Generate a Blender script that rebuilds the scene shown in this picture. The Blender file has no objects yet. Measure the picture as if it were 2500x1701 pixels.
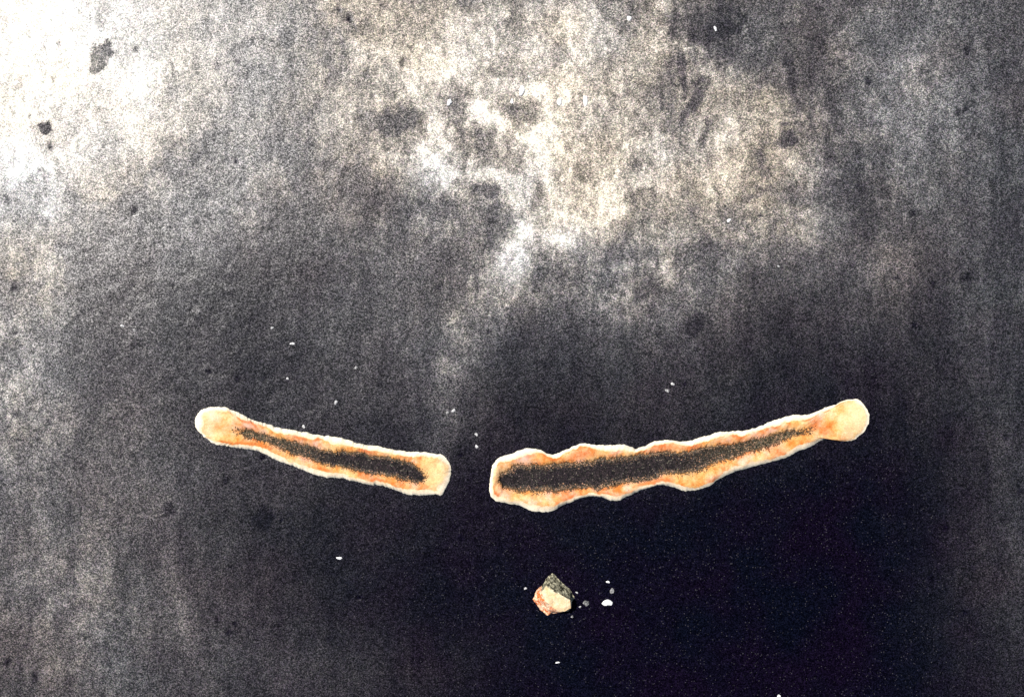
import bpy, bmesh, math, random
import numpy as np

C = bpy.context.scene.collection
S = 0.0004                                  # metres per pixel of the 2500 px photograph (1 m wide)

def P(px, py):
    return (px - 1250.0) * S, (850.5 - py) * S

# ------------------------------------------------------------------ camera, sky, sun, exposure
cam_d = bpy.data.cameras.new('camera')
cam = bpy.data.objects.new('camera', cam_d); C.objects.link(cam)
cam_d.sensor_width = 36.0; cam_d.lens = 36.0
cam_d.clip_start = 0.01; cam_d.clip_end = 100.0
cam.location = (0, 0, 1.0); cam.rotation_euler = (0, 0, 0)
bpy.context.scene.camera = cam

SUN = np.array([-0.56, 0.40, 1.0]); SUN = SUN / np.linalg.norm(SUN)     # towards the sun: over the upper left
ELEV = math.asin(SUN[2]); AZ = math.atan2(SUN[0], SUN[1])
w = bpy.data.worlds.new('World'); bpy.context.scene.world = w; w.use_nodes = True
nt = w.node_tree
bg = nt.nodes['Background']; sky = nt.nodes.new('ShaderNodeTexSky')
sky.sky_type = 'NISHITA'; sky.sun_disc = False
sky.sun_elevation = ELEV; sky.sun_rotation = AZ % (2 * math.pi)
nt.links.new(sky.outputs[0], bg.inputs[0]); bg.inputs[1].default_value = 0.05
sd = bpy.data.lights.new('sun', 'SUN'); sd.energy = 5.0; sd.angle = math.radians(0.5); sd.color = (1.0, 0.965, 0.91)
so = bpy.data.objects.new('sun', sd); C.objects.link(so)
so.rotation_euler = (math.pi / 2 - ELEV, 0, math.pi - AZ)
vs = bpy.context.scene.view_settings
vs.view_transform = 'Standard'; vs.look = 'None'; vs.gamma = 1.0; vs.exposure = 0.35
bpy.context.scene.cycles.use_denoising = False

# ------------------------------------------------------------------ numeric noise
def lattice(ix, iy, seed):
    h = (ix.astype(np.int64) * 374761393 + iy.astype(np.int64) * 668265263 + seed * 1442695041) & 0xffffffff
    h = ((h ^ (h >> 13)) * 1274126177) & 0xffffffff
    h = (h ^ (h >> 16)) & 0xffffffff
    return h.astype(np.float64) / 4294967295.0

def vnoise(x, y, seed):
    ix = np.floor(x); iy = np.floor(y); fx = x - ix; fy = y - iy
    fx = fx * fx * fx * (fx * (fx * 6 - 15) + 10); fy = fy * fy * fy * (fy * (fy * 6 - 15) + 10)
    a = lattice(ix, iy, seed); b = lattice(ix + 1, iy, seed)
    c = lattice(ix, iy + 1, seed); d = lattice(ix + 1, iy + 1, seed)
    return ((a + (b - a) * fx) * (1 - fy) + (c + (d - c) * fx) * fy) * 2 - 1

def fbm(x, y, freq, octs, seed, gain=0.5):
    x = np.asarray(x, float); y = np.asarray(y, float)
    s = np.zeros_like(x); a = 1.0; tot = 0
    c, sn = math.cos(0.7), math.sin(0.7)
    for k in range(octs):
        s += a * vnoise(x * freq + 17.3 * k, y * freq - 9.1 * k, seed + k)
        tot += a; a *= gain; freq *= 2.03
        x, y = x * c - y * sn, x * sn + y * c
    return s / tot

# ------------------------------------------------------------------ materials
def mat(name):
    m = bpy.data.materials.new(name); m.use_nodes = True
    return m, m.node_tree.nodes, m.node_tree.links, m.node_tree.nodes['Principled BSDF']

def node(N, kind, **kw):
    n = N.new(kind)
    for k, v in kw.items():
        if k.startswith('i'):
            n.inputs[int(k[1:])].default_value = v
        else:
            setattr(n, k, v)
    return n

def math_(N, L, op, a, b=None, clamp=False):
    n = N.new('ShaderNodeMath'); n.operation = op; n.use_clamp = clamp
    for i, v in enumerate((a, b)):
        if v is None: continue
        if isinstance(v, (int, float)): n.inputs[i].default_value = v
        else: L.new(v, n.inputs[i])
    return n.outputs[0]

def mix_(N, L, f, a, b, blend='MIX', clamp=False):
    n = N.new('ShaderNodeMix'); n.data_type = 'RGBA'; n.blend_type = blend; n.clamp_result = clamp
    for sock, v in ((n.inputs[0], f), (n.inputs[6], a), (n.inputs[7], b)):
        if isinstance(v, (int, float)): sock.default_value = v
        elif isinstance(v, tuple): sock.default_value = (*v, 1)
        else: L.new(v, sock)
    return n.outputs[2]

def grain_nodes(N, L, scale, ratio):
    """one random brightness per mineral grain, from 1/ratio to ratio, and a random tint per grain"""
    g = node(N, 'ShaderNodeNewGeometry')
    v = node(N, 'ShaderNodeTexVoronoi'); v.voronoi_dimensions = '3D'; v.inputs['Scale'].default_value = scale
    L.new(g.outputs['Position'], v.inputs['Vector'])
    sep = node(N, 'ShaderNodeSeparateColor'); L.new(v.outputs['Color'], sep.inputs[0])
    e = math_(N, L, 'MULTIPLY_ADD', sep.outputs[0], 2.0)
    e.node.inputs[2].default_value = -1.0
    gr = math_(N, L, 'POWER', float(ratio), e)
    return g.outputs['Position'], v.outputs['Color'], gr, sep

def fleck_nodes(N, L, pos, scale, level):
    v = node(N, 'ShaderNodeTexVoronoi'); v.inputs['Scale'].default_value = scale; L.new(pos, v.inputs['Vector'])
    sp = node(N, 'ShaderNodeSeparateColor'); L.new(v.outputs['Color'], sp.inputs[0])
    a = math_(N, L, 'GREATER_THAN', sp.outputs[0], level)
    b = math_(N, L, 'LESS_THAN', v.outputs['Distance'], 0.42)
    return math_(N, L, 'MULTIPLY', math_(N, L, 'MULTIPLY', a, b), sp.outputs[1])

def make_ground_mat():
    m, N, L, b = mat('gritty_stone')
    pos, vcol, gr, sep = grain_nodes(N, L, GRAIN, GRATIO)
    at = node(N, 'ShaderNodeAttribute', attribute_name='dust_and_light')  # dust tone with painted light mixed in
    aw = node(N, 'ShaderNodeAttribute', attribute_name='warm')
    # mid-scale mottling of the dust and painted-light film
    n1 = node(N, 'ShaderNodeTexNoise'); n1.inputs['Scale'].default_value = 95; n1.inputs['Detail'].default_value = 5
    n1.inputs['Roughness'].default_value = 0.65; L.new(pos, n1.inputs['Vector'])
    mp = node(N, 'ShaderNodeMapping'); mp.inputs['Scale'].default_value = (1.35, 1.0, 1.0)
    L.new(pos, mp.inputs['Vector']); L.new(mp.outputs[0], n1.inputs['Vector'])
    mo = node(N, 'ShaderNodeMapRange'); mo.interpolation_type = 'SMOOTHSTEP'; L.new(n1.outputs['Fac'], mo.inputs[0])
    mo.inputs[1].default_value = 0.40; mo.inputs[2].default_value = 0.58
    mo.inputs[3].default_value = 0.76; mo.inputs[4].default_value = 1.24
    mr = node(N, 'ShaderNodeMapRange'); L.new(at.outputs['Fac'], mr.inputs[0])
    mr.inputs[1].default_value = 0.02; mr.inputs[2].default_value = 0.15; mr.inputs[3].default_value = 0.4; mr.inputs[4].default_value = 1.0
    mo = mix_(N, L, mr.outputs[0], (1, 1, 1), mo.outputs[0])
    d = math_(N, L, 'MULTIPLY', at.outputs['Fac'], mo)
    tk = node(N, 'ShaderNodeMapRange'); L.new(at.outputs['Fac'], tk.inputs[0])      # thick film buries the grain
    tk.inputs[1].default_value = 0.06; tk.inputs[2].default_value = 0.45; tk.inputs[3].default_value = 1.0; tk.inputs[4].default_value = 0.62
    d = math_(N, L, 'MULTIPLY', d, math_(N, L, 'POWER', gr, tk.outputs[0]))
    d = math_(N, L, 'MINIMUM', d, 1.0)
    dust_light_c = mix_(N, L, aw.outputs['Fac'], (0.78, 0.78, 0.77), (0.90, 0.80, 0.65))
    th = node(N, 'ShaderNodeMapRange'); L.new(at.outputs['Fac'], th.inputs[0]); th.inputs[1].default_value = 0.03; th.inputs[2].default_value = 0.2
    thin = mix_(N, L, aw.outputs['Fac'], (0.70, 0.73, 0.76), (0.82, 0.75, 0.75))
    dust_light_c = mix_(N, L, th.outputs[0], thin, dust_light_c)
    # grain tint: purple, green, grey
    tint = mix_(N, L, 0.16, (1, 1, 1), vcol)
    n2 = node(N, 'ShaderNodeTexNoise'); n2.inputs['Scale'].default_value = 14; n2.inputs['Detail'].default_value = 3
    L.new(pos, n2.inputs['Vector'])
    cr = node(N, 'ShaderNodeValToRGB'); L.new(n2.outputs['Fac'], cr.inputs[0])
    cr.color_ramp.elements[0].position = 0.38; cr.color_ramp.elements[0].color = (0.0024, 0.0013, 0.0056, 1)
    cr.color_ramp.elements[1].position = 0.62; cr.color_ramp.elements[1].color = (0.0012, 0.0017, 0.0052, 1)
    base = mix_(N, L, 1.0, cr.outputs[0], gr, 'MULTIPLY')
    base = mix_(N, L, fleck_nodes(N, L, pos, 820, 0.93), base, (0.055, 0.052, 0.062))     # scattered pale mineral flecks
    col = mix_(N, L, d, base, dust_light_c)
    col = mix_(N, L, 1.0, col, tint, 'MULTIPLY')
    L.new(col, b.inputs['Base Color'])
    b.inputs['Roughness'].default_value = 0.36
    rd = math_(N, L, 'MULTIPLY_ADD', d, 0.3); rd.node.inputs[2].default_value = ROUGH
    L.new(rd, b.inputs['Roughness'])
    ag = node(N, 'ShaderNodeAttribute', attribute_name='gloss')
    sp = math_(N, L, 'MULTIPLY', math_(N, L, 'MULTIPLY', gr, ag.outputs['Fac']), SPEC); L.new(sp, b.inputs['Specular IOR Level'])
    n3 = node(N, 'ShaderNodeTexNoise'); n3.inputs['Scale'].default_value = 260; n3.inputs['Detail'].default_value = 2
    L.new(pos, n3.inputs['Vector'])
    bp = node(N, 'ShaderNodeBump'); bp.inputs['Strength'].default_value = 0.4; bp.inputs['Distance'].default_value = 0.0005
    L.new(n3.outputs['Fac'], bp.inputs['Height']); L.new(bp.outputs[0], b.inputs['Normal'])
    return m

def make_crust_mat(name, pale):
    """tan to orange crust; attribute t runs from 0 at the outer edge to 1 at the hollow"""
    m, N, L, b = mat(name)
    pos, vcol, gr, sep = grain_nodes(N, L, 1100, 2.0)
    at = node(N, 'ShaderNodeAttribute', attribute_name='t')
    n1 = node(N, 'ShaderNodeTexNoise'); n1.inputs['Scale'].default_value = 70; n1.inputs['Detail'].default_value = 6
    n1.inputs['Roughness'].default_value = 0.7; L.new(pos, n1.inputs['Vector'])
    n2 = node(N, 'ShaderNodeTexNoise'); n2.inputs['Scale'].default_value = 38; n2.inputs['Detail'].default_value = 4
    L.new(pos, n2.inputs['Vector'])
    if pale:
        c = mix_(N, L, math_(N, L, 'MULTIPLY', n1.outputs['Fac'], 0.7), (0.93, 0.89, 0.76), (0.90, 0.76, 0.50))
        c = mix_(N, L, math_(N, L, 'MULTIPLY', at.outputs['Fac'], 0.7), c, (0.64, 0.38, 0.18))
    else:
        cr = node(N, 'ShaderNodeValToRGB'); e = cr.color_ramp.elements
        e[0].position = 0.34; e[0].color = (0.60, 0.17, 0.035, 1)
        e[1].position = 0.62; e[1].color = (0.78, 0.54, 0.35, 1)
        k = e.new(0.47); k.color = (0.70, 0.36, 0.15, 1)
        L.new(n1.outputs['Fac'], cr.inputs[0])
        # pinker and yellower stretches
        f = node(N, 'ShaderNodeValToRGB'); f.color_ramp.elements[0].position = 0.42; f.color_ramp.elements[1].position = 0.60
        L.new(n2.outputs['Fac'], f.inputs[0])
        tc = mix_(N, L, f.outputs[0], (1.0, 1.02, 0.80), (1.0, 0.90, 1.08))
        c = mix_(N, L, 1.0, cr.outputs[0], tc, 'MULTIPLY')
        # rusty patches
        n3 = node(N, 'ShaderNodeTexNoise'); n3.inputs['Scale'].default_value = 55; n3.inputs['Detail'].default_value = 5
        n3.inputs['Roughness'].default_value = 0.75
        mp = node(N, 'ShaderNodeMapping'); mp.inputs['Location'].default_value = (3.1, 1.7, 0.4); L.new(pos, mp.inputs['Vector'])
        L.new(mp.outputs[0], n3.inputs['Vector'])
        rr = node(N, 'ShaderNodeValToRGB'); rr.color_ramp.elements[0].position = 0.60; rr.color_ramp.elements[1].position = 0.70
        L.new(n3.outputs['Fac'], rr.inputs[0])
        c = mix_(N, L, math_(N, L, 'MULTIPLY', rr.outputs[0], 0.75), c, (0.48, 0.10, 0.015))
        asm = node(N, 'ShaderNodeAttribute', attribute_name='seam')
        c = mix_(N, L, math_(N, L, 'MULTIPLY', asm.outputs['Fac'], 0.85), c, (0.55, 0.13, 0.025))
        # cream end of the strip (attribute) and dark grit caught beside the hollow
        ap = node(N, 'ShaderNodeAttribute', attribute_name='cream')
        c = mix_(N, L, ap.outputs['Fac'], c, (0.80, 0.66, 0.36))
        s1 = math_(N, L, 'SUBTRACT', at.outputs['Fac'], 0.66)
        s1 = math_(N, L, 'MULTIPLY', s1, 2.9, True)
        s1 = math_(N, L, 'POWER', s1, 1.6)
        # burnt orange towards the hollow
        c = mix_(N, L, math_(N, L, 'MULTIPLY', math_(N, L, 'POWER', at.outputs['Fac'], 3.0), 0.55), c, (0.42, 0.15, 0.04))
        s2 = math_(N, L, 'SUBTRACT', s1, math_(N, L, 'MULTIPLY_ADD', sep.outputs[1], 0.85))
        s2.node.inputs[1].links[0].from_node.inputs[2].default_value = 0.12
        s3 = math_(N, L, 'GREATER_THAN', s2, 0.0)
        c = mix_(N, L, math_(N, L, 'MULTIPLY', s3, 0.9), c, (0.050, 0.032, 0.018))
    gg = math_(N, L, 'MULTIPLY_ADD', sep.outputs[0], 0.30); gg.node.inputs[2].default_value = 0.84
    c = mix_(N, L, 1.0, c, gg, 'MULTIPLY', True)
    L.new(c, b.inputs['Base Color'])
    b.inputs['Roughness'].default_value = 0.85; b.inputs['Specular IOR Level'].default_value = 0.15
    bp = node(N, 'ShaderNodeBump'); bp.inputs['Strength'].default_value = 0.35; bp.inputs['Distance'].default_value = 0.0008
    n4 = node(N, 'ShaderNodeTexNoise'); n4.inputs['Scale'].default_value = 330; n4.inputs['Detail'].default_value = 3
    L.new(pos, n4.inputs['Vector'])
    L.new(n4.outputs['Fac'], bp.inputs['Height']); L.new(bp.outputs[0], b.inputs['Normal'])
    return m

def make_grit_mat():
    m, N, L, b = mat('dark_grit')
    pos, vcol, gr, sep = grain_nodes(N, L, GRAIN, 3.6)
    n1 = node(N, 'ShaderNodeTexNoise'); n1.inputs['Scale'].default_value = 60; n1.inputs['Detail'].default_value = 4
    L.new(pos, n1.inputs['Vector'])
    c0 = mix_(N, L, n1.outputs['Fac'], (0.009, 0.006, 0.009), (0.019, 0.016, 0.015))
    at = node(N, 'ShaderNodeAttribute', attribute_name='t')      # 1 along the hollow's border, 0 inside
    c0 = mix_(N, L, at.outputs['Fac'], c0, (0.045, 0.036, 0.027))
    af = node(N, 'ShaderNodeAttribute', attribute_name='fade')      # the hollow peters out at its thin end
    c0 = mix_(N, L, af.outputs['Fac'], c0, (0.062, 0.050, 0.030))
    tg = math_(N, L, 'GREATER_THAN', math_(N, L, 'MAXIMUM', math_(N, L, 'MULTIPLY', at.outputs['Fac'], 0.8), math_(N, L, 'MULTIPLY', af.outputs['Fac'], 0.45)), sep.outputs[1])
    c0 = mix_(N, L, math_(N, L, 'MULTIPLY', tg, 0.8), c0, (0.15, 0.10, 0.055))
    c = mix_(N, L, 1.0, c0, gr, 'MULTIPLY')
    c = mix_(N, L, fleck_nodes(N, L, pos, 700, 0.80), c, (0.16, 0.14, 0.11))
    c = mix_(N, L, 1.0, c, mix_(N, L, 0.2, (1, 1, 1), vcol), 'MULTIPLY')
    L.new(c, b.inputs['Base Color'])
    b.inputs['Roughness'].default_value = 0.8; b.inputs['Specular IOR Level'].default_value = 0.15
    return m

def make_stone_mat(name, c1, c2, ratio=1.5, scale=120, pos0=0.35, pos1=0.65):
    m, N, L, b = mat(name)
    pos, vcol, gr, sep = grain_nodes(N, L, 1000, ratio)
    n1 = node(N, 'ShaderNodeTexNoise'); n1.inputs['Scale'].default_value = scale; n1.inputs['Detail'].default_value = 5
    n1.inputs['Roughness'].default_value = 0.7; L.new(pos, n1.inputs['Vector'])
    cr = node(N, 'ShaderNodeValToRGB'); e = cr.color_ramp.elements
    e[0].position = pos0; e[0].color = (*c1, 1); e[1].position = pos1; e[1].color = (*c2, 1)
    L.new(n1.outputs['Fac'], cr.inputs[0])
    c = mix_(N, L, 1.0, cr.outputs[0], gr, 'MULTIPLY', True)
    L.new(c, b.inputs['Base Color'])
    b.inputs['Roughness'].default_value = 0.8; b.inputs['Specular IOR Level'].default_value = 0.2
    bp = node(N, 'ShaderNodeBump'); bp.inputs['Strength'].default_value = 0.4; bp.inputs['Distance'].default_value = 0.0008
    L.new(n1.outputs['Fac'], bp.inputs['Height']); L.new(bp.outputs[0], b.inputs['Normal'])
    return m

GRAIN = 1180.0; GRATIO = 3.3; SPEC = 0.42; ROUGH = 0.36
M_GROUND = make_ground_mat()
M_EDGE = make_crust_mat('pale_crust', True)
M_RIM = make_crust_mat('orange_crust', False)
M_GRIT = make_grit_mat()
M_CREAM = make_stone_mat('cream_stone', (0.68, 0.46, 0.24), (0.74, 0.64, 0.45), 1.15)
M_RED = make_stone_mat('red_orange_stone', (0.60, 0.13, 0.02), (0.80, 0.56, 0.38), 1.6, 210, 0.42, 0.58)
M_GREY = make_stone_mat('grey_olive_stone', (0.02, 0.018, 0.010), (0.50, 0.46, 0.32), 2.4, 260, 0.40, 0.66)
M_WHITE = make_stone_mat('white_chip', (0.80, 0.80, 0.80), (0.95, 0.94, 0.92), 1.1)
M_PALE = make_stone_mat('pale_grey_chip', (0.30, 0.30, 0.31), (0.66, 0.65, 0.64), 1.5, 400)
M_DULL = make_stone_mat('dull_grey_chip', (0.10, 0.10, 0.10), (0.38, 0.37, 0.37), 2.4)

# ------------------------------------------------------------------ the ground: one sheet, fine inside the frame
def axis(half, step, far):
    a = list(np.arange(-half, half + step / 2, step)); s = step; x = a[-1]; out = []
    while x < far:
        s *= 1.16; x += s; out.append(x)
    return np.array([-v for v in reversed(out)] + a + out)

PITS = []
_r = random.Random(4)
for _k in range(95):                                   # small bare pits, most of them to the left and along the foot
    _x = 2500 * _r.random() ** 1.25; _y = 1701 * _r.random()
    PITS.append((_x, _y, _r.uniform(4, 9.5), _r.uniform(0.7, 1.5), _r.uniform(0.45, 0.9)))

def pit_map(x, y):
    px = x / S + 1250 + 7 * fbm(x, y, 120, 2, 21); py = 850.5 - y / S + 7 * fbm(x, y, 120, 2, 22)
    m = np.zeros_like(px)
    for (cx, cy, rad, asp, q) in PITS:
        sel = (np.abs(px - cx) < rad * 3) & (np.abs(py - cy) < rad * 3 * asp)
        if sel.any():
            u = (px[sel] - cx) / rad; v = (py[sel] - cy) / (rad * asp)
            m[sel] = np.maximum(m[sel], q * np.exp(-(u * u + v * v) ** 1.5))
    return m

def sstep(v, a, b):
    t = np.clip((v - a) / (b - a), 0, 1); return t * t * (3 - 2 * t)

def flakes(x, y):
    wx = x + 0.010 * fbm(x, y, 60, 3, 81); wy = y + 0.010 * fbm(x, y, 60, 3, 82)
    big = sstep(fbm(wx * 1.45, wy, 17, 5, 83, 0.58), -0.09, 0.12)
    small = sstep(fbm(wx * 1.5, wy, 62, 4, 85, 0.6), -0.10, 0.10)
    return big, small

def ground_height(x, y):
    h = 0.0030 * fbm(x, y, 5.0, 2, 11)
    h += 0.0006 * fbm(x, y, 22, 3, 12)
    h += 0.00020 * fbm(x, y, 90, 2, 13)
    fl, fs = flakes(x, y)
    h -= 0.0006 * pit_map(x, y)
    h += 0.00016 * fl + 0.00008 * fs
    return h

# pale dust, with glare and light falloff painted in as paler colour: (px, py, half-width, half-height, turn in degrees, amount, warmth)
DUST_AND_LIGHT = [
    (60, 700, 120, 220, 0, 0.04, 0.2),
    (110, 1350, 170, 260, 0, 0.015, 0.2),
    (1540, 580, 240, 170, 15, 0.11, 0.6),
    (1480, 690, 180, 90, 10, 0.04, 0.6),
    (1250, 380, 120, 120, 0, 0.06, 0.8),
    (1000, 440, 110, 120, 0, 0.06, 0.8),
    (60, 60, 310, 230, 22, 0.42, 0.3),  # upper-left glare put into the colour
    (390, 60, 120, 110, 0, 0.18, 0.6),
    (40, 330, 110, 140, 0, 0.3, 0.2),
    (1250, 950, 1000, 260, 0, 0.0005, 0.4),
    (700, 900, 450, 330, 10, 0.0053, 0.4),
    (0, 0, 560, 330, -28, 0.2717, 0.45),
    (0, 500, 200, 260, 0, 0.1329, 0.3),
    (1330, 190, 330, 235, 10, 0.38, 0.8),
    (1060, 300, 150, 150, 0, 0.0606, 0.9),
    (1480, 380, 260, 170, -10, 0.074, 0.35),
    (1420, 520, 210, 130, 32, 0.13, 0.5),
    (1290, 600, 110, 110, 30, 0.12, 0.8),
    (1195, 720, 72, 140, -30, 0.12, 0.7),
    (1108, 885, 55, 150, -16, 0.055, 0.7),
    (900, 180, 300, 240, 0, 0.1547, 0.6),
    (620, 330, 420, 210, 22, 0.029, 0.6),
    (250, 120, 420, 260, -20, 0.0898, 0.6),
    (120, 480, 210, 230, 0, 0.0005, 0.3),
    (1900, 330, 260, 190, 35, 0.0732, 0.8),
    (1850, 390, 110, 110, 0, 0.1656, 0.9),
    (2300, 180, 330, 300, 0, 0.0648, 0.2),
    (1720, 560, 360, 190, -8, 0.0926, 0.7),
    (2080, 560, 160, 240, 0, 0.0237, 0.5),
    (40, 900, 130, 330, 0, 0.063, 0.35),
    (150, 1150, 330, 480, 0, 0.0447, 0.4),
    (120, 1560, 380, 260, 0, 0.0522, 0.7),
    (600, 1640, 380, 150, 0, 0.0188, 0.7),
    (2520, 1300, 190, 430, 0, 0.019, 0.2),
    (2420, 800, 260, 300, 0, 0.0147, 0.2),
    (1250, -600, 1500, 450, 0, 0.2453, 0.6),
    (3200, 500, 600, 700, 0, 0.0005, 0.3),
    (1500, 900, 450, 160, -5, 0.0187, 0.4),
    (520, 1150, 350, 300, 0, 0.0075, 0.4),
    (1980, 760, 300, 200, 0, 0.0007, 0.4),
    (950, 760, 200, 200, 0, 0.037, 0.5),
    (1600, 100, 130, 140, 0, 0.0964, 0.6),
    (1250, 520, 80, 80, 0, 0.0005, 0.7),
    (970, 600, 110, 90, 0, 0.0367, 0.6),
    (2450, 600, 120, 250, 0, 0.0195, 0.2),
    (2200, 500, 130, 170, 0, 0.0274, 0.4),
]
FEATURES = [  # crisp flakes and worn places of the plaster-like film: (px, py, half-width, half-height, turn, factor)
    (1075, 165, 46, 34, 30, 1.55), (1035, 115, 40, 22, 20, 1.4), (1230, 300, 105, 22, 28, 1.6), (1165, 275, 34, 30, 0, 1.5),
    (1040, 375, 46, 36, 0, 1.5), (1095, 430, 44, 34, -20, 1.6), (1190, 428, 44, 26, 10, 1.6), (1120, 480, 30, 22, 0, 1.5), (1250, 215, 90, 20, 0, 1.3),
    (1110, 235, 40, 72, 10, .42), (1180, 360, 84, 52, 25, .55), (1000, 270, 22, 42, 0, .5), (1196, 466, 27, 24, 0, .3), (955, 290, 52, 36, 0, .6),
    (925, 470, 90, 62, 0, .6), (1060, 505, 70, 40, 0, .5), (1265, 290, 48, 30, 35, .55), (1480, 400, 190, 120, 0, 1.08), (1560, 400, 24, 22, 0, .5),
    (1310, 590, 92, 56, -30, 1.45), (1250, 660, 40, 50, 20, 1.35), (1170, 745, 74, 34, -30, 1.3), (1215, 560, 26, 70, 0, .5), (1440, 630, 130, 60, -15, .6),
    (1650, 240, 34, 42, 0, 1.5), (1664, 170, 12, 70, -8, .35), (1690, 260, 11, 60, 22, .4), (1722, 330, 12, 50, 20, .45), (1640, 110, 60, 12, 0, 1.6),
    (1775, 330, 46, 32, -20, 1.5), (1890, 320, 34, 56, 20, 1.6), (1965, 400, 44, 66, 0, 1.5), (1920, 340, 25, 18, 0, .3), (1860, 350, 22, 60, 10, .55),
    (1935, 195, 15, 50, 0, .45), (1720, 45, 95, 70, 0, .35), (1800, 110, 120, 50, 20, .6), (1230, 120, 80, 60, 0, 1.2), (1400, 130, 120, 100, 0, 1.25),
    (630, 130, 50, 46, 0, .6), (700, 90, 20, 20, 0, .5), (500, 75, 30, 26, 0, .55), (545, 230, 60, 40, 0, 1.3), (420, 160, 100, 60, 0, 1.3),
    (720, 330, 60, 60, 0, .7), (520, 350, 40, 26, 0, .6), (440, 420, 60, 44, 0, .7), (830, 200, 60, 90, 0, .85), (860, 60, 50, 40, 0, .7),
    (2000, 250, 60, 160, 0, .75), (2130, 430, 50, 150, 0, .72), (2210, 250, 90, 120, 0, 1.3), (2180, 420, 30, 60, 0, 1.4), (1960, 560, 60, 40, 0, 1.3),
    (1800, 610, 70, 40, 0, 1.25), (1690, 640, 60, 70, 0, .6), (1530, 690, 80, 40, 0, .7), (50, 880, 60, 100, 0, 1.25), (320, 830, 60, 40, 0, 1.2),
]
DARK = [  # bare or damp spots in the dust: (px, py, half-width, half-height, strength)
    (245, 140, 26, 42, .8), (112, 312, 24, 18, .9), (250, 50, 14, 40, .35), (50, 220, 14, 45, .3), 
    
    (1290, 270, 32, 36, .45), 
    (1560, 430, 60, 80, .3), (2060, 330, 50, 200, .35), (1700, 790, 26, 26, .6), (1340, 690, 60, 30, .3),
    (980, 320, 60, 60, .4), (440, 390, 60, 50, .35), (1290, 1010, 60, 30, .2),
    (1640, 150, 12, 120, .3), (2370, 680, 16, 14, .5), (640, 1270, 30, 26, .5), (420, 1240, 20, 18, .5),
]

def stain_light_maps(x, y):
    px = x / S + 1250; py = 850.5 - y / S
    wx = px + 60 * fbm(x, y, 7, 4, 31) + 26 * fbm(x, y, 40, 3, 33)
    wy = py + 85 * fbm(x, y, 7, 4, 32) + 26 * fbm(x, y, 40, 3, 34)
    d = np.zeros_like(x); ws = np.zeros_like(x)
    for (cx, cy, rx, ry, a, amt, wm) in DUST_AND_LIGHT:
        c, s = math.cos(math.radians(a)), math.sin(math.radians(a))
        u = ((wx - cx) * c - (wy - cy) * s) / rx; v = ((wx - cx) * s + (wy - cy) * c) / ry
        g = amt * np.exp(-(u * u + v * v))
        d += g; ws += g * wm
    # the film is worn: flaked patches with crisp borders, smaller flakes, clumps and soft vertical wash streaks
    fl, fs = flakes(x, y)
    bl = 1 + 0.5 * fbm(x * 1.5, y, 20, 5, 41, 0.62)
    st = (1 + 0.42 * fbm(x * 4.5, y * 1.1, 14, 4, 43, 0.65)) * (1 + 0.26 * fbm(x * 9, y * 1.5, 22, 3, 45, 0.6))
    k = np.clip((0.66 + 0.48 * fl) * (0.78 + 0.36 * fs) * bl * st, 0.12, 3) * 1.36
    calm = 0.34 + 0.66 * sstep(d, 0.03, 0.13)          # thin dust-and-light film lies evenly, thick film is flaked
    k = 1.25 * st * (1 - calm) + k * calm
    warm = np.clip(ws / np.maximum(d, 1e-4) + 0.75 * fbm(x, y, 13, 4, 51), 0, 1)
    d = d * k
    dx2 = px + 20 * fbm(x, y, 45, 4, 61, 0.65); dy2 = py + 20 * fbm(x, y, 45, 4, 62, 0.65)
    bare = np.ones_like(x)
    rag = 0.55 * fbm(x * 1.4, y, 75, 4, 66, 0.65)
    for (cx, cy, rx, ry, an, q) in FEATURES:
        c, s_ = math.cos(math.radians(an)), math.sin(math.radians(an))
        u = ((dx2 - cx) * c + (dy2 - cy) * s_) / rx; v = (-(dx2 - cx) * s_ + (dy2 - cy) * c) / ry
        rr = np.minimum(u * u + v * v, 40)
        crisp = sstep(1.0 - np.sqrt(rr) + rag, -0.10, 0.12)
        d = d * (1 + (q - 1) * (0.68 * crisp + 0.40 * np.exp(-rr)))
    bare *= 1 - pit_map(x, y)
    for (cx, cy, rx, ry, q) in DARK:
        u = (dx2 - cx) / rx; v = (dy2 - cy) / ry
        bare *= 1 - q * sstep(1.05 - np.sqrt(u * u + v * v) + rag, -0.12, 0.2)
    # a hairline scratch across the dusty patch
    t = ((px - 1320) * 110 + (py - 60) * 130) / (110 ** 2 + 130 ** 2)
    off = ((px - 1320) * 130 - (py - 60) * 110) / math.hypot(110, 130) + 3 * fbm(x, y, 60, 2, 71)
    bare *= 1 - 0.55 * np.exp(-(off / 3.0) ** 2) * ((t > 0) & (t < 1))
    # gloss falls away from the upper left, which shapes the glare into the stone
    q = np.clip(0.95 - 0.62 * np.hypot((wx - 50) / 1700, (wy - 0) / 1500) - 0.00, 0, 1)
    gloss = np.clip(0.07 + 1.15 * q ** 2.0, 0, 1.2) * bare
    return np.clip(d * bare, 0, 1), warm, gloss

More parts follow.
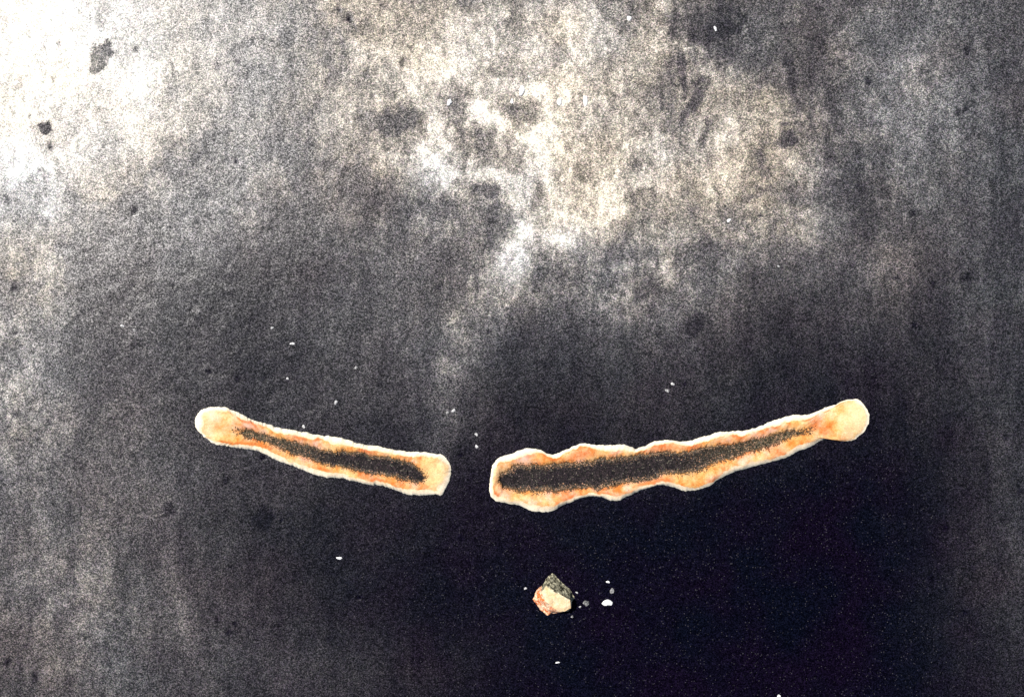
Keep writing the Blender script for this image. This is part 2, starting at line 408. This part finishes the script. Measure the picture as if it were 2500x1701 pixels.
def grid_mesh(name, xs, ys, z, mat_):
    nx, ny = len(xs), len(ys)
    X, Y = np.meshgrid(xs, ys)
    co = np.stack([X.ravel(), Y.ravel(), z.ravel()], 1).astype(np.float32)
    i = np.arange(nx * ny).reshape(ny, nx)
    q = np.stack([i[:-1, :-1].ravel(), i[:-1, 1:].ravel(), i[1:, 1:].ravel(), i[1:, :-1].ravel()], 1).astype(np.int32)
    me = bpy.data.meshes.new(name)
    me.vertices.add(len(co)); me.vertices.foreach_set('co', co.ravel())
    me.loops.add(q.size); me.loops.foreach_set('vertex_index', q.ravel())
    me.polygons.add(len(q)); me.polygons.foreach_set('loop_start', np.arange(0, q.size, 4, dtype=np.int32))
    me.update(calc_edges=True); me.validate()
    me.polygons.foreach_set('use_smooth', np.ones(len(me.polygons), bool))
    me.materials.append(mat_)
    return me

def set_attr(me, name, vals):
    a = me.attributes.new(name, 'FLOAT', 'POINT'); a.data.foreach_set('value', np.asarray(vals, np.float32).ravel())

xs = axis(0.53, 0.0013, 2.2); ys = axis(0.37, 0.0013, 2.0)
GX, GY = np.meshgrid(xs, ys)
gm = grid_mesh('ground', xs, ys, ground_height(GX, GY), M_GROUND)
dd, ww, gg_ = stain_light_maps(GX, GY)
set_attr(gm, 'dust_and_light', dd); set_attr(gm, 'warm', ww); set_attr(gm, 'gloss', gg_)
go = bpy.data.objects.new('ground', gm); C.objects.link(go); go['kind'] = 'structure'

def gz(x, y):
    return float(ground_height(np.array([x]), np.array([y]))[0])

# ------------------------------------------------------------------ objects
def thing(name, label, cat, loc, group=None):
    o = bpy.data.objects.new(name, None); C.objects.link(o)
    o.empty_display_size = 0.02
    o.location = loc; o['label'] = label; o['category'] = cat
    if group: o['group'] = group
    return o

def part(name, me, parent):
    o = bpy.data.objects.new(name, me); C.objects.link(o); o.parent = parent
    return o

def resample(pts, n):
    p = np.array(pts, float); d = np.r_[0, np.cumsum(np.hypot(*np.diff(p, axis=0).T))]
    s = np.linspace(0, d[-1], n)
    return np.stack([np.interp(s, d, p[:, 0]), np.interp(s, d, p[:, 1])], 1)

def z1(pts, sc, ox, oy):
    return [(ox + x * sc, oy + y * sc) for x, y in pts]

def mesh_from(name, co, quads, mat_, tris=()):
    me = bpy.data.meshes.new(name)
    me.from_pydata([tuple(c) for c in co], [], [tuple(q) for q in quads] + [tuple(t) for t in tris])
    me.update(); me.materials.append(mat_)
    me.polygons.foreach_set('use_smooth', np.ones(len(me.polygons), bool))
    return me

def crust_strip(label, otop, obot, itop, ibot, cream_pts, H, lip, tip):
    """otop / obot: outer outline left tip to right tip over the top and along the bottom; itop / ibot: the hollow"""
    n = 420
    ot, ob = resample(otop, n), resample(obot, n)
    def paired(ip, op):
        f = resample(ip, 1500); u = np.linspace(0, 1, 1500)
        xm = np.maximum.accumulate(f[:, 0]) + u * 0.01
        uc = np.interp(op[:, 0], xm, u); uf = np.linspace(0, 1, len(op))
        uu = np.maximum.accumulate(0.86 * uc + 0.14 * uf); uu = (uu - uu[0]) / (uu[-1] - uu[0])
        return np.stack([np.interp(uu, u, f[:, 0]), np.interp(uu, u, f[:, 1])], 1)
    outer = np.concatenate([ot[:-1], ob[::-1][:-1]])
    inner = np.concatenate([paired(itop, ot)[:-1], paired(ibot, ob)[::-1][:-1]])
    for arr, amp in ((outer, 3.4), (inner, 7.0)):
        wob = fbm(arr[:, 0] * S, arr[:, 1] * S, 190, 4, 77, 0.7)
        wob2 = fbm(arr[:, 0] * S, arr[:, 1] * S, 190, 4, 78, 0.7)
        arr[:, 0] += amp * wob; arr[:, 1] += amp * wob2
    O = np.stack([(outer[:, 0] - 1250) * S, (850.5 - outer[:, 1]) * S], 1)
    I = np.stack([(inner[:, 0] - 1250) * S, (850.5 - inner[:, 1]) * S], 1)
    # slide the pairing a little so that rays leave the outline squarely
    W = np.linalg.norm(O - I, axis=1)
    cx, cy = O.mean(0); base = gz(cx, cy)
    root = thing('crust_strip', label, 'crust', (cx, cy, base))
    loc = np.array([cx, cy, base])
    def ring(t):
        p = O + (I - O) * t[:, None]
        return p
    lipn = 1.0 + 0.95 * fbm(O[:, 0], O[:, 1], 70, 3, 93)
    lipt = np.clip(lip * S * lipn / np.maximum(W, 1e-5), 0.03, 0.45)
    def profile(t, p):
        up = 1 - (1 - np.clip(t / 0.42, 0, 1)) ** 2.2          # rounded shoulder
        down = np.clip((t - 0.48) / 0.52, 0, 1)
        h = H * (0.16 + 0.84 * up) * (1 - 0.55 * down ** 1.5)
        h = h * (1 + 0.30 * fbm(p[:, 0], p[:, 1], 45, 3, 91) * np.minimum(1, t * 4)) + 0.0006 * fbm(p[:, 0], p[:, 1], 160, 3, 92) * np.minimum(1, t * 4)
        return h
    N = len(O)
    def build(name, tl, mat_, foot):
        rings = []; tv = []
        if foot:
            p = ring(tl[0]); g = ground_height(p[:, 0], p[:, 1])
            rings.append(np.c_[p, g - 0.0015]); tv.append(np.zeros(N))
        for t in tl:
            p = ring(t); g = ground_height(p[:, 0], p[:, 1])
            rings.append(np.c_[p, g + profile(t, p)]); tv.append(t)
        K = len(rings); co = np.concatenate(rings) - loc
        q = [(k * N + i, k * N + (i + 1) % N, (k + 1) * N + (i + 1) % N, (k + 1) * N + i)[::-1] for k in range(K - 1) for i in range(N)]
        me = mesh_from(name, co, q, mat_)
        t_all = np.concatenate(tv)
        set_attr(me, 't', t_all if not foot else np.clip(np.concatenate([tt / lipt for tt in tv]), 0, 1))
        if not foot:
            pp = np.concatenate(rings); cr = np.zeros(len(pp))
            for (px, py, r, q_) in cream_pts:
                x, y = P(px, py)
                dist = np.hypot(pp[:, 0] - x, pp[:, 1] - y) / (r * S) + 0.25 * fbm(pp[:, 0], pp[:, 1], 50, 3, 95)
                cr = np.maximum(cr, q_ * np.clip(1.6 - 1.3 * dist, 0, 1))
            set_attr(me, 'cream', cr)
            tt = np.concatenate([(t - lipt) * W / (5.0 * S) for t in tl])
            sm = np.exp(-(tt - 0.9) ** 2) * sstep(fbm(pp[:, 0], pp[:, 1], 55, 3, 96), -0.08, 0.22) * (1 - cr)
            set_attr(me, 'seam', sm)
        return part(name, me, root)
    one = np.ones(N)
    build('pale_edge', [lipt * f for f in (0, 0.12, 0.3, 0.5, 0.75, 1)], M_EDGE, True)
    build('orange_rim', [lipt + (one - lipt) * f for f in np.linspace(0, 1, 15)], M_RIM, False)
    # the hollow: rings shrinking onto the middle line between its two long sides
    half = N // 2
    mid = np.zeros_like(I)
    topI = I[:half + 1]; botI = np.concatenate([I[half:], I[:1]])[::-1]
    m = (topI + botI) / 2
    mid[:half + 1] = m; mid[half:] = m[::-1][:N - half]
    rings = []; tv = []
    g0 = ground_height(I[:, 0], I[:, 1]); h0 = profile(one, I)
    for f in (0, 0.08, 0.2, 0.35, 0.55, 0.78, 1):
        p = I + (mid - I) * f
        g = ground_height(p[:, 0], p[:, 1])
        h = h0 * (1 - 0.65 * min(1, f / 0.4)) + 0.0009 * fbm(p[:, 0], p[:, 1], 90, 3, 97) * min(1, f * 5) + 0.0006
        rings.append(np.c_[p, g + h - (0.0006 if f == 0 else 0)]); tv.append(np.full(N, max(0, 1 - f / 0.42)))
    K = len(rings); co = np.concatenate(rings) - loc
    q = [(k * N + i, k * N + (i + 1) % N, (k + 1) * N + (i + 1) % N, (k + 1) * N + i)[::-1] for k in range(K - 1) for i in range(N)]
    me = mesh_from('dark_hollow', co, q, M_GRIT); set_attr(me, 't', np.concatenate(tv) ** 1.2)
    pp = np.concatenate(rings); tx, ty = P(*tip[:2])
    set_attr(me, 'fade', np.clip(1 - np.hypot(pp[:, 0] - tx, pp[:, 1] - ty) / (tip[2] * S), 0, 1))
    part('dark_hollow', me, root)
    return root

A = (0.30121, 440, 950)
l_otop = z1([(118,270),(122,240),(130,215),(170,170),(230,148),(300,143),(370,150),(430,172),(490,198),(550,232),(620,262),(700,282),(780,305),(860,322),(940,338),(1020,352),(1100,368),(1180,376),(1250,385),(1310,395),(1370,410),(1420,430),(1480,448),(1550,458),(1620,464),(1680,478),(1750,497),(1830,503),(1900,505),(1980,515),(2060,518),(2110,525),(2150,550),(2180,590),(2195,640),(2195,690)], *A)
l_obot = z1([(118,270),(122,295),(130,315),(160,350),(200,390),(250,425),(300,450),(360,462),(430,475),(500,480),(570,490),(640,508),(700,532),(760,562),(820,588),(880,610),(950,632),(1020,660),(1080,690),(1130,708),(1200,715),(1280,718),(1350,728),(1420,748),(1480,762),(1560,775),(1640,785),(1710,800),(1770,820),(1820,845),(1880,855),(1960,857),(2040,852),(2110,857),(2130,845),(2155,800),(2175,755),(2195,690)], *A)
l_itop = z1([(490,345),(500,332),(580,345),(660,362),(740,380),(820,398),(900,422),(980,438),(1060,452),(1130,480),(1200,508),(1280,515),(1360,510),(1440,505),(1520,528),(1600,538),(1680,548),(1760,568),(1840,590),(1900,620),(1950,660),(1975,705)], *A)
l_ibot = z1([(490,345),(500,362),(560,385),(640,410),(720,432),(800,462),(880,502),(960,532),(1040,552),(1110,580),(1180,605),(1260,617),(1340,627),(1420,647),(1500,667),(1580,677),(1660,687),(1740,702),(1820,725),(1900,745),(1960,738),(1975,705)], *A)
crust_strip('shorter curved orange crust strip with smooth pale edge and dark middle, left of the gap',
            l_otop, l_obot, l_itop, l_ibot, [(490, 1040, 60, .45), (1085, 1150, 52, .5)], 0.0044, 14, (585, 1052, 240))

B = (0.23666, 1150, 940); D = (0.25818, 1600, 940)
r_otop = z1([(190,1040),(195,960),(205,880),(225,820),(260,770),(310,738),(370,715),(430,705),(480,675),(530,655),(590,645),(650,648),(700,655),(740,675),(790,705),(850,715),(890,700),(940,675),(1000,650),(1060,625),(1120,605),(1180,603),(1260,610),(1340,615),(1420,620),(1500,612),(1580,610),(1640,630),(1700,655),(1760,640),(1820,615),(1880,585),(1940,568),(2000,565),(2080,568),(2150,580),(2200,582),(2260,570),(2324,555)], *B) + \
    z1([(440,492),(500,475),(560,455),(610,445),(680,440),(750,437),(820,432),(880,418),(950,400),(1010,380),(1060,350),(1120,330),(1180,315),(1240,295),(1290,280),(1340,283),(1390,288),(1440,280),(1490,262),(1540,238),(1600,215),(1660,200),(1720,172),(1770,150),(1830,135),(1880,128),(1930,145),(1970,185),(2000,235),(2018,290)], *D)
r_obot = z1([(190,1040),(188,1090),(195,1125),(215,1160),(260,1195),(320,1210),(390,1220),(460,1230),(530,1250),(590,1280),(650,1300),(720,1305),(800,1298),(870,1280),(940,1245),(1010,1210),(1080,1185),(1140,1165),(1200,1150),(1260,1145),(1320,1150),(1380,1165),(1440,1185),(1500,1188),(1560,1170),(1620,1140),(1700,1105),(1780,1075),(1840,1055),(1901,1036)], *B) + \
    z1([(60,945),(120,948),(180,965),(230,985),(280,998),(340,998),(400,985),(450,970),(500,955),(540,930),(590,895),(640,865),(700,840),(760,815),(810,795),(870,780),(940,762),(1010,745),(1080,722),(1150,708),(1210,690),(1270,665),(1330,635),(1390,610),(1450,590),(1500,562),(1550,530),(1600,512),(1660,508),(1720,515),(1780,528),(1840,525),(1890,505),(1940,465),(1985,415),(2015,360),(2018,290)], *D)
r_itop = z1([(295,960),(300,920),(330,895),(400,872),(430,832),(500,820),(560,835),(640,830),(720,825),(800,815),(880,800),(960,795),(1050,800),(1150,790),(1250,780),(1340,765),(1440,750),(1540,740),(1640,730),(1740,715),(1840,705),(1940,700),(2040,695),(2140,690),(2240,680),(2324,670)], *B) + \
    z1([(440,600),(520,585),(600,572),(680,560),(760,550),(840,540),(920,515),(1000,500),(1080,480),(1150,460),(1220,440),(1300,432),(1390,432)], *D)
r_ibot = z1([(295,960),(300,1000),(320,1055),(380,1052),(430,1065),(500,1085),(580,1080),(680,1078),(780,1075),(880,1080),(980,1070),(1060,1060),(1160,1060),(1240,1052),(1300,1078),(1380,1050),(1440,1030),(1540,1005),(1640,990),(1740,985),(1840,975),(1901,960)], *B) + \
    z1([(50,840),(120,825),(200,830),(280,815),(360,800),(440,785),(520,750),(600,715),(680,690),(750,670),(820,645),(880,615),(960,605),(1030,580),(1110,545),(1180,520),(1250,490),(1340,450),(1390,432)], *D)
crust_strip('longer wavy edged orange crust strip with dark middle, rising to a cream knob at right',
            r_otop, r_obot, r_itop, r_ibot, [(2105, 1012, 56, .85), (1210, 1160, 30, .3)], 0.0046, 11, (1960, 1051, 330))

# ------------------------------------------------------------------ the pebble
def pebble():
    Z = (0.1291, 1250, 1370)
    cx, cy = P(1353, 1452); base = gz(cx, cy)
    root = thing('pebble', 'small angular pebble, cream with a red orange side and grey back, below the two strips', 'pebble', (cx, cy, base))
    def pt(x, y, h):
        X, Y = P(*z1([(x, y)], *Z)[0]); return (X - cx, Y - cy, h)
    def face(name, loops, mat_, seed):
        bm = bmesh.new()
        for lp in loops:
            bm.faces.new([bm.verts.new(pt(*p)) for p in lp])
        bmesh.ops.remove_doubles(bm, verts=bm.verts, dist=1e-5)
        bmesh.ops.triangulate(bm, faces=bm.faces)
        bmesh.ops.subdivide_edges(bm, edges=bm.edges, cuts=7, use_grid_fill=True)
        for v in bm.verts:
            x, y, z = v.co
            if z > 0.0005:
                a = np.array([x]); b_ = np.array([y])
                v.co.x += 0.0011 * float(fbm(a, b_, 190, 3, 5)[0]); v.co.y += 0.0011 * float(fbm(a, b_, 190, 3, 6)[0])
                v.co.z += 0.0014 * float(fbm(a, b_, 110, 3, 7)[0])
            else:
                v.co.x += 0.0009 * float(fbm(np.array([x]), np.array([y]), 260, 2, 8)[0])
                v.co.y += 0.0009 * float(fbm(np.array([x]), np.array([y]), 260, 2, 9)[0])
        bmesh.ops.recalc_face_normals(bm, faces=bm.faces)
        me = bpy.data.meshes.new(name); bm.to_mesh(me); bm.free()
        me.materials.append(mat_)
        up = sum(p.normal.z * p.area for p in me.polygons)
        if up < 0: me.flip_normals()
        part(name, me, root)
    h1, h2, h3 = 0.017, 0.012, 0.009
    g = -0.001
    # crest points shared by the faces
    a = (625, 415, 0.0135); b = (890, 545, 0.0142); c = (1080, 655, 0.0130); d = (1090, 830, 0.0115)
    e = (900, 890, 0.0115); f = (640, 700, 0.0135)
    face('cream_face', [[a, b, f], [b, c, e, f], [c, d, e], [a, f, (560, 520, 0.012)],
                        [d, (1120, 870, g), (1060, 935, g), (960, 950, g), e], [c, (1130, 760, g), (1120, 870, g), d]], M_CREAM, 1)
    face('red_side', [[(560, 520, 0.012), f, (490, 700, 0.006)], [f, e, (740, 930, 0.004), (490, 700, 0.006)],
                      [e, (960, 950, g), (880, 975, g), (740, 985, g), (740, 930, 0.004)],
                      [(740, 930, 0.004), (740, 985, g), (660, 1020, g), (570, 1010, g), (530, 930, g), (470, 830, g), (490, 700, 0.006)],
                      [(490, 700, 0.006), (470, 830, g), (400, 770, g), (380, 710, g), (420, 600, g), (560, 520, 0.012)],
                      [(420, 600, g), (490, 490, g), (560, 450, g), (560, 520, 0.012)]], M_RED, 2)
    face('grey_back', [[a, (700, 330, 0.009), b], [b, (700, 330, 0.009), (960, 500, 0.007)], [b, (960, 500, 0.007), (1100, 620, 0.006), c],
                       [a, (560, 520, 0.012), (560, 450, g), (580, 430, g)], [a, (580, 430, g), (640, 310, g), (700, 330, 0.009)],
                       [(700, 330, 0.009), (640, 310, g), (700, 200, g), (770, 200, g), (860, 290, g)],
                       [(700, 330, 0.009), (860, 290, g), (960, 400, g), (960, 500, 0.007)],
                       [(960, 500, 0.007), (960, 400, g), (1080, 490, g), (1100, 620, 0.006)],
                       [(1100, 620, 0.006), (1080, 490, g), (1130, 590, g), (1180, 690, g), (1140, 770, g), (1130, 760, g), c]], M_GREY, 3)
pebble()

# ------------------------------------------------------------------ chips
def chip(px, py, wx, wy, turn, m, label, seed):
    rnd = random.Random(seed)
    bm = bmesh.new(); bmesh.ops.create_icosphere(bm, subdivisions=2, radius=1.0)
    ph = [rnd.uniform(0, 6.28) for _ in range(4)]
    for v in bm.verts:
        a = math.atan2(v.co.y, v.co.x)
        r = 1 + 0.16 * math.sin(2 * a + ph[0]) + 0.12 * math.sin(3 * a + ph[1]) + 0.08 * math.sin(5 * a + ph[2]) + rnd.uniform(-.07, .07)
        hz = rnd.uniform(0.85, 1.1)
        v.co.x *= r * wx * S * 0.44; v.co.y *= r * wy * S * 0.44
        v.co.z = max(v.co.z, -0.25) * hz * min(wx, wy) * S * 0.30
    me = bpy.data.meshes.new('stone_chip'); bm.to_mesh(me); bm.free(); me.materials.append(m)
    x, y = P(px, py)
    o = bpy.data.objects.new('stone_chip', me); C.objects.link(o)
    o.location = (x, y, gz(x, y)); o.rotation_euler = (0, 0, math.radians(turn))
    o['label'] = label; o['category'] = 'chip'; o['group'] = 'pale chips scattered on the dark ground'

CHIPS = [
    (1483,1470,27,19,-5,M_WHITE,'largest bright white chip, at the end of the crumbs right of the pebble'),
    (1431,1471,17,16,20,M_DULL,'dull grey chip midway between the pebble and the bright white chip'),
    (1494,1441,11,17,10,M_DULL,'dull grey upright chip just above the bright white chip'),
    (1484,1419,11,6,-25,M_WHITE,'thin white sliver topmost of the crumbs right of the pebble'),
    (1416,1480,7,5,0,M_PALE,'tiny pale crumb between the pebble and the dull grey chip'),
    (1283,1435,9,6,0,M_PALE,'tiny pale crumb just left of the pebble'),
    (1397,1504,8,6,30,M_DULL,'tiny grey crumb touching the lower right corner of the pebble'),
    (1408,1445,7,5,-30,M_PALE,'tiny pale crumb beside the grey back of the pebble'),
    (828,1362,15,8,-8,M_WHITE,'lone white chip on black ground below the shorter strip'),
    (1361,1615,11,5,10,M_WHITE,'lone white sliver on black ground straight below the pebble'),
    (1902,1699,11,8,0,M_WHITE,'white chip cut by the bottom edge of the photo'),
    (1274,222,17,27,-8,M_WHITE,'larger upright oval white chip in the bright dusty patch'),
    (1307,231,14,19,15,M_WHITE,'drop shaped white chip right beside the larger oval one in the dusty patch'),
    (1366,249,15,21,10,M_WHITE,'white chip between the drop shaped one and the tall sliver in the dusty patch'),
    (1429,247,12,38,4,M_WHITE,'tall thin white sliver right of the other chips in the dusty patch'),
    (1097,251,14,18,-10,M_WHITE,'white chip on the brownish bare spot left in the dusty patch'),
    (1250,248,10,13,0,M_WHITE,'small white chip lower left of the oval one in the dusty patch'),
    (1536,46,11,17,20,M_WHITE,'white chip near the top edge beside the dark smudge'),
    (1746,71,8,14,20,M_WHITE,'narrow white chip under the dark smudge at the top'),
    (1780,538,13,8,20,M_WHITE,'white chip on grey mottled ground right of the dusty patch'),
    (1901,650,8,5,-20,M_PALE,'small pale chip on dim ground, alone above the right end of the longer strip'),
    (714,839,14,8,-10,M_PALE,'flat pale chip above the middle of the shorter strip'),
    (702,924,8,7,0,M_PALE,'small pale chip above the left half of the shorter strip'),
    (664,800,9,7,0,M_PALE,'small pale chip farthest up of those above the shorter strip'),
    (868,898,11,9,0,M_DULL,'faint grey chip above the right half of the shorter strip'),
    (820,982,10,12,0,M_PALE,'upright pale chip high over the upper edge of the shorter strip'),
    (741,1041,9,9,0,M_PALE,'pale crumb right against the upper edge of the shorter strip'),
    (1107,1002,12,9,15,M_PALE,'pale chip of a touching pair above the gap, the upper one'),
    (1093,1007,10,8,0,M_DULL,'grey chip of a touching pair above the gap, the lower one'),
    (1163,1060,10,8,0,M_PALE,'pale crumb in the gap, the upper of two'),
    (1164,1090,9,10,0,M_PALE,'pale crumb in the gap, the lower of two'),
    (1629,953,13,10,-20,M_DULL,'grey chip of a pair above the longer strip, the lower one'),
    (1642,937,10,9,0,M_PALE,'pale chip of a pair above the longer strip, the upper one'),
    (300,795,12,8,0,M_PALE,'pale chip at far left on grey ground, the left of two'),
    (330,806,10,9,0,M_DULL,'grey chip at far left on grey ground, the right of two'),
]
for k, c in enumerate(CHIPS):
    chip(*c, 100 + k)
